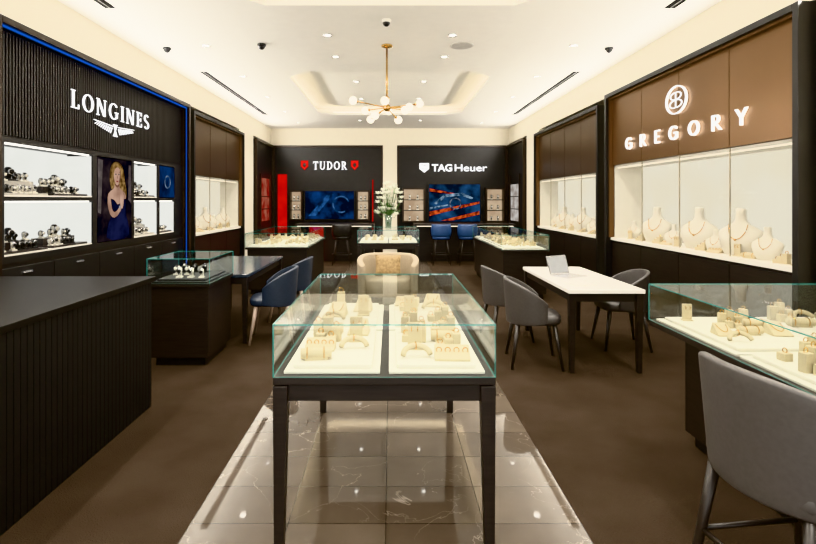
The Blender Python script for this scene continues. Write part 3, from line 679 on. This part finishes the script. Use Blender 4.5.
# ------------------------------------------------------------ chairs
def chair(name,label,mu,ml,loc,rz,group,dz=0,foot=False,k_=1,cat='chair'):
    t=thing(name,label,cat,loc,rz,group)   # faces +y locally (backrest at -y)
    q=M(); R=[]
    for z,k in((.40,.90),(.41,.97),(.43,1),(.46,1),(.475,.97),(.485,.88),(.487,.5)):
        ring=[]
        for j in range(24):
            a=2*pi*j/24; c,s_=math.cos(a),math.sin(a); p=.55
            ring.append((.235*k_*k*math.copysign(abs(c)**p,c),.23*k_*k*math.copysign(abs(s_)**p,s_)+.01,z+dz))
        R.append(ring)
    q.loops(R); ob('seat',q,mu,t)
    q=M(); nA=25; nZ=8; vs=[]
    for i in range(nZ+1):
        f=i/nZ
        for j in range(nA):
            u=-1+2*j/(nA-1); a=math.radians(-90+u*112); back_=max(0,1-abs(u)**2.2)
            zb=.39+.03*(1-back_); ztp=.60+.205*back_; z=zb+(ztp-zb)*f
            r=(1+.10*f*back_+.03*f)*k_
            vs.append((.255*r*math.cos(a),.235*r*math.sin(a)-.0,z+dz))
    fs=[(i*nA+j,i*nA+j+1,(i+1)*nA+j+1,(i+1)*nA+j) for i in range(nZ) for j in range(nA-1)]
    q.add(vs,fs,True); o=ob('backrest',q,mu,t,solid=.032,bevel=.010)
    for sx in(-1,1):
        for sy in(-1,1):
            q=M(); q.tube([(sx*.235*k_,sy*.225*k_,0),(sx*.17*k_,sy*.16*k_,.41+dz)],[.013,.023],10); ob('leg',q,ml,t)
    if foot:
        z=.30
        a_,b_=(.235-.065*z/(.41+dz))*k_,(.225-.065*z/(.41+dz))*k_
        for p,q2 in(((-a_,-b_,z),(a_,-b_,z)),((a_,-b_,z),(a_,b_,z)),((a_,b_,z),(-a_,b_,z)),((-a_,b_,z),(-a_,-b_,z))):
            q=M(); q.tube([p,q2],.010,8); ob('footrest_bar',q,ml,t)
    return t
g='grey upholstered chairs'
cg=chair('dining_chair','grey leather tub chair with dark splayed legs at white desk',m_grey,m_leg,(1.36,4.75,0),-pi/2-.12,g)
clone(cg,(1.30,5.6,0),-pi/2+.1); clone(cg,(2.44,5.3,0),pi/2-.1)
chair('counter_stool','tall grey leather tub stool with footrest by glass case',m_grey,m_leg,(1.41,1.70,0),-pi/2+.12,None,dz=.19,foot=True,k_=1.08,cat='stool')
g='blue upholstered chairs'
cn=chair('dining_chair','slate blue leather tub chair with pale wood legs at desk',m_navy,m_lwood,(-1.30,5.55,0),pi/2+.15,g)
clone(cn,(-1.28,6.5,0),pi/2-.05)
# beige tub armchair: continuous curved shell, seat, legs
ar=thing('armchair','low beige upholstered tub armchair with curved back','armchair',(-.03,7.6,0))
q=M(); R=[]
for z,k in((.12,.94),(.16,1),(.33,1),(.37,.95),(.375,.6)):
    R.append([(.36*k*math.copysign(abs(math.cos(2*pi*j/28))**.6,math.cos(2*pi*j/28)),.34*k*math.copysign(abs(math.sin(2*pi*j/28))**.6,math.sin(2*pi*j/28)),z) for j in range(28)])
q.loops(R); ob('seat',q,m_beige,ar)
q=M(); nA=29; nZ=6; vs=[]
for i in range(nZ+1):
    f=i/nZ
    for j in range(nA):
        u=-1+2*j/(nA-1); a=math.radians(90+u*128); bk=max(0,1-abs(u)**3)
        z=.12+(.58+.12*bk-.12)*f; p=.72; c_,s_=math.cos(a),math.sin(a)
        vs.append((.41*(1+.04*f)*math.copysign(abs(c_)**p,c_),.38*(1+.04*f)*math.copysign(abs(s_)**p,s_),z))
fs=[(i*nA+j,i*nA+j+1,(i+1)*nA+j+1,(i+1)*nA+j) for i in range(nZ) for j in range(nA-1)]
q.add(vs,fs,True); ob('backrest',q,m_beige,ar,solid=.085,bevel=.03)
for sx in(-1,1):
    for sy in(-1,1):
        q=M(); q.tube([(sx*.28,sy*.26,0),(sx*.27,sy*.25,.13)],[.014,.02]); ob('leg',q,m_leg,ar)
cu=thing('cushion','tan patterned square cushion leaning in beige armchair','cushion',(-.03,7.66,.375))
q=M(); n=10; vs=[];fs=[]
for side_ in(-1,1):
    for i in range(n+1):
        for j in range(n+1):
            u,v=-1+2*i/n,-1+2*j/n; th=.055*((1-u**4)*(1-v**4))**.5
            vs.append((.20*u*(1-.07*(1-v*v)*abs(u)),side_*th,.165+.165*v*(1-.07*(1-u*u)*abs(v))))
N1=(n+1)**2
for k in(0,N1):
    for i in range(n):
        for j in range(n): a=k+i*(n+1)+j; fs.append((a,a+1,a+n+2,a+n+1))
q.add(vs,fs,True); ob('cushion_cover',q,m_pill,cu,rot=(-.28,0,0))
fv=thing('flower_vase','clear glass vase with full bouquet of white flowers','flowers',(-.03,9.4,1.0))
q=M(); q.lathe([(.05,0),(.055,.01),(.06,.12),(.075,.26),(.07,.262),(.055,.12),(.045,.02)],20); ob('vase',q,glassmat('vase_glass',(.8,.88,.85),.15,.6),fv)
q=M(); lf=M(); fw=M()
for i in range(48):
    a=i*2.4; rr=random.uniform(.03,.26); h=random.uniform(.36,.90)-.5*rr
    top=(rr*math.cos(a),rr*math.sin(a),h); q.tube([(.02*math.cos(a),.02*math.sin(a),.02),(.03*math.cos(a),.03*math.sin(a),.25),(top[0]*.7,top[1]*.7,h*.75),top],.004,6)
    if i%5!=4:
        for lay,(L_,up) in enumerate(((.075,.25),(.06,.9))):
            for k in range(7):
                b=k*2*pi/7+lay*.4; c=Vector(top); dx=Vector((math.cos(b),math.sin(b),up)); si=Vector((-math.sin(b),math.cos(b),0))
                fw.add([c,c+dx*L_*.6+si*.028,c+dx*L_,c+dx*L_*.6-si*.028],[(0,1,2,3)])
        fw.sph((top[0],top[1],top[2]+.018),.022,8)
    for k in range(2):
        b=a+k*2.3; z=.28+(h-.3)*k/4; c=Vector((top[0]*z/h,top[1]*z/h,z)); dx=Vector((math.cos(b),math.sin(b),.7)); si=Vector((-math.sin(b),math.cos(b),0))
        lf.add([c,c+dx*.05+si*.018,c+dx*.12,c+dx*.05-si*.018],[(0,1,2,3)])
ob('stems',q,m_green,fv); ob('leaves',lf,m_green,fv); ob('blossoms',fw,m_petal,fv)
# ------------------------------------------------------------ reception counter
rcn=thing('reception_counter','near-black fluted reception counter with plain dark top','counter',(-2.4,2.4,0))
q=M(); q.box(-3.1,-1.79,1.0,3.75,0,.93); wpart(rcn,'body',q,m_black)
q=M(); n=62
for i in range(n):
    a=1.0+i*2.74/n; q.box(-1.79,-1.782,a,a+.040,.0,.93)
n=30
for i in range(n):
    a=-3.1+i*1.3/n; q.box(a,a+.040,3.75,3.758,0,.93)
wpart(rcn,'fluting',q,mat('black_slat',(.0065,.006,.0065),.6,var=.2,spec=.3),bevel=.002)
q=M(); q.box(-3.12,-1.765,.98,3.775,.93,.965); wpart(rcn,'counter_top',q,mat('counter_black_top',(.006,.0055,.0055),.45,var=.2,spec=.25),bevel=.003)
# ------------------------------------------------------------ busts in niches
g='jewellery busts in the bronze niche'
for px,sc,dx in((655,1.18,0),(697,1.20,0),(738,1.20,0),(676,.66,-.05),(720,.62,-.07),(770,.78,-.05),(634,.65,-.02)):
    y=1710/(px-390); place('bust',(3.45+dx,y,1.0),-pi/2+.55+random.uniform(-.12,.12),sc,g)
for y in [4.10,4.25,4.62,4.80,5.12,5.36,5.80,6.02,6.22,6.64,6.95]:
    k=random.choice(['easel','step','brace','arc','ramp','tall']); place(k,(3.33+random.uniform(-.01,.01),y,1.0),-pi/2+.3,1.2,'small jewellery stands in the niche')
g='jewellery busts in the far niches'
for y,sc in((8.0,1.12),(8.5,.7),(8.95,1.12),(9.45,.8),(9.9,1.12),(10.4,.75)):
    place('bust',(3.46,y,.98),-pi/2+.6,sc,g)
for y,sc in((8.4,1.08),(8.9,.7),(9.35,1.12),(9.8,.7),(10.3,1.08)):
    place('bust',(-3.46,y,.98),pi/2-.6,sc,g)
for y in(8.25,8.7,9.2,9.68,10.15):
    place(random.choice(['easel','step','arc']),(3.33,y,.98),-pi/2,1.3,'small jewellery stands in far niches'); place(random.choice(['easel','step','arc']),(-3.33,y+.1,.98),pi/2,1.3,'small jewellery stands in far niches')
m_ris=mat('riser_dark',(.035,.030,.030),.4); m_risl=mat('riser_pale',(.36,.34,.31),.4)
for z,cells in((1.072,((4.24,4.78),(4.86,5.40),(6.37,6.94),(7.07,7.48))),(1.582,((4.24,4.78),(4.86,5.40),(6.37,6.94)))):
    for ci,(a,b) in enumerate(cells):
        dark=(ci+int(z*10))%3!=0; hh=.09 if dark else .13
        pl=thing('display_riser','%s stepped riser plinth carrying watches'%('dark' if dark else 'pale grey'),'display stand',(-3.39,(a+b)/2,z),group='watch risers')
        L_=(b-a)/2; mr_=m_ris if dark else m_risl
        q=M(); q.box(-.12,.12,-L_,L_,0,.02); ob('lower_step',q,mr_,pl)
        q=M(); q.box(-.12,-.0,-L_+.03,L_-.03,.02,hh); ob('upper_step',q,mr_,pl)
        k=int((b-a)/.07); W_=lambda: random.choice(['watch','watchb','watchc'])
        for i in range(k):
            y=a+.05+i*(b-a-.08)/k
            if random.random()<.85: place(W_(),(-3.33,y,z+.02),pi/2-.3+random.uniform(-.4,.4),random.uniform(.75,1.0),'watches in the wall niches')
            if i==k//2: place(W_(),(-3.44,y+.03,z+hh),pi/2-.4,1.45,'watches in the wall niches')
            elif random.random()<.75: place(W_(),(-3.44,y+.03,z+hh),pi/2-.3+random.uniform(-.3,.3),random.uniform(.85,1.05),'watches in the wall niches')
for a,b,z0,z1 in winpos:
    for j in range(3):
        zz=z0+(z1-z0)*j/3+(.012 if j else 0)
        for i in range(2): place('watchb',(a+(b-a)*(.3+.4*i),13.76,zz),0,1.5,'watches in the back wall windows')
# ------------------------------------------------------------ ceiling fittings
m_sp=emat('lens_glow',(1,.96,.88),12)
def dl(x,y,z,e):
    t=thing('recessed_downlight','small white recessed ceiling downlight','light',(x,y,z),group='recessed downlights')
    q=M(); q.torus((0,0,-.003),.048,.008,'z',20,6); ob('trim_ring',q,m_silver,t)
    q=M(); q.lathe([(.034,-.004),(.034,-.001)],18); ob('lens',q,m_sp,t)
    l=bpy.data.lights.new('spot','SPOT'); l.energy=e; l.spot_size=math.radians(120); l.spot_blend=.8; l.shadow_soft_size=.05; l.color=(1,.93,.83)
    o=bpy.data.objects.new('spot',l); C.objects.link(o); o.parent=t; o.location=(0,0,-.02)
for y in(1.6,3.2,4.8,6.4,8.0,9.6,11.2,12.8):
    for x in(-2.35,2.35): dl(x,y,H,82)
for y in(.4,6.0,6.9,12.4):
    for x in(-.75,.75): dl(x,y,H,82)
for y in(2.3,3.6,8.9,10.4):
    for x in(-.6,.6): dl(x,y,H+.13,78)
def slot(x,y0,y1):
    t=thing('air_slot_diffuser','long black linear air slot in white ceiling','air vent',(x,(y0+y1)/2,H),group='linear ceiling diffusers')
    q=M(); q.box(x-.055,x+.055,y0,y1,H-.006,H+.001); wpart(t,'slot',q,m_slot)
    q=M(); q.box(x-.003,x+.003,y0,y1,H-.010,H-.006); wpart(t,'blade',q,mat('grey_blade',(.12,.11,.10),.5))
for x in(-2.88,2.88): slot(x,7.7,11.6); slot(x,3.7,5.15)
for x,y in((-1.63,6.35),(-2.9,6.5),(-.04,5.5),(2.85,6.5)):
    t=thing('security_camera','small black dome camera on ceiling','camera',(x,y,H),group='dome cameras')
    q=M(); q.lathe([(.05,0),(.055,-.02),(.045,-.03)],18); ob('mount',q,m_white if x==-.04 else m_black,t); q=M(); q.sph((0,0,-.03),.042); ob('dome',q,m_black,t)
t=thing('ceiling_speaker','round grey flush ceiling speaker','speaker',(.92,6.4,H)); q=M(); q.lathe([(.15,0),(.15,-.008),(.13,-.01)],28); ob('grille',q,mat('speaker_grille',(.55,.53,.5),.6),t)
cl=thing('chandelier','brass chandelier with spread arms and glowing glass globes','chandelier',(-.04,6.4,H))
q=M(); q.lathe([(.07,0),(.07,-.02),(.02,-.035)],20); ob('canopy',q,m_brass,cl)
q=M(); q.tube([(0,0,-.03),(0,0,-.8)],.012,10); q.sph((0,0,-.80),.05); q.sph((0,0,-.68),.032); ob('stem',q,m_brass,cl)
for i in range(10):
    a=i*2*pi/10+.25; el=[.16,-.50,.06,-.22,-.05][i%5]; Ln=[.40,.22,.30,.38,.26][i%5]
    d=Vector((math.cos(a)*math.cos(el),math.sin(a)*math.cos(el),math.sin(el))); c=Vector((0,0,-.80))
    q=M(); q.tube([c,c+d*Ln],.008,8); q.sph(tuple(c+d*(Ln-.01)),.020,8); ob('arm',q,m_brass,cl)
    q=M(); q.sph(tuple(c+d*(Ln+.045)),.050,16); ob('globe',q,m_bulb,cl)
# ------------------------------------------------------------ lights
def area(loc,rot,sx,sy,e,col=(1,.9,.76)):
    l=bpy.data.lights.new('area','AREA'); l.shape='RECTANGLE'; l.size=sx; l.size_y=sy; l.energy=e; l.color=col
    o=bpy.data.objects.new('area',l); C.objects.link(o); o.location=loc; o.rotation_euler=rot
for s in(-1,1):
    area((s*3.18,6.5,3.09),(0,math.radians(180-s*72),0),.06,13,150,(1,.95,.87))   # unseen uplights above the frames, added to brighten ceiling and upper walls
W=bpy.data.worlds.new('w'); S.world=W; W.use_nodes=True
W.node_tree.nodes['Background'].inputs[0].default_value=(1,.97,.93,1); W.node_tree.nodes['Background'].inputs[1].default_value=1.3
# ------------------------------------------------------------ camera
cam=bpy.data.cameras.new('cam'); co=bpy.data.objects.new('camera',cam); C.objects.link(co)
cam.sensor_width=36; cam.lens=500/816*36; cam.shift_x=18/816; cam.shift_y=-72/816; cam.clip_start=.05
co.location=(0,0,1.54); co.rotation_euler=(pi/2,0,0); S.camera=co
try: S.view_settings.view_transform='Khronos PBR Neutral'
except Exception as e: print('vt',e); S.view_settings.view_transform='Standard'
S.view_settings.exposure=1.0
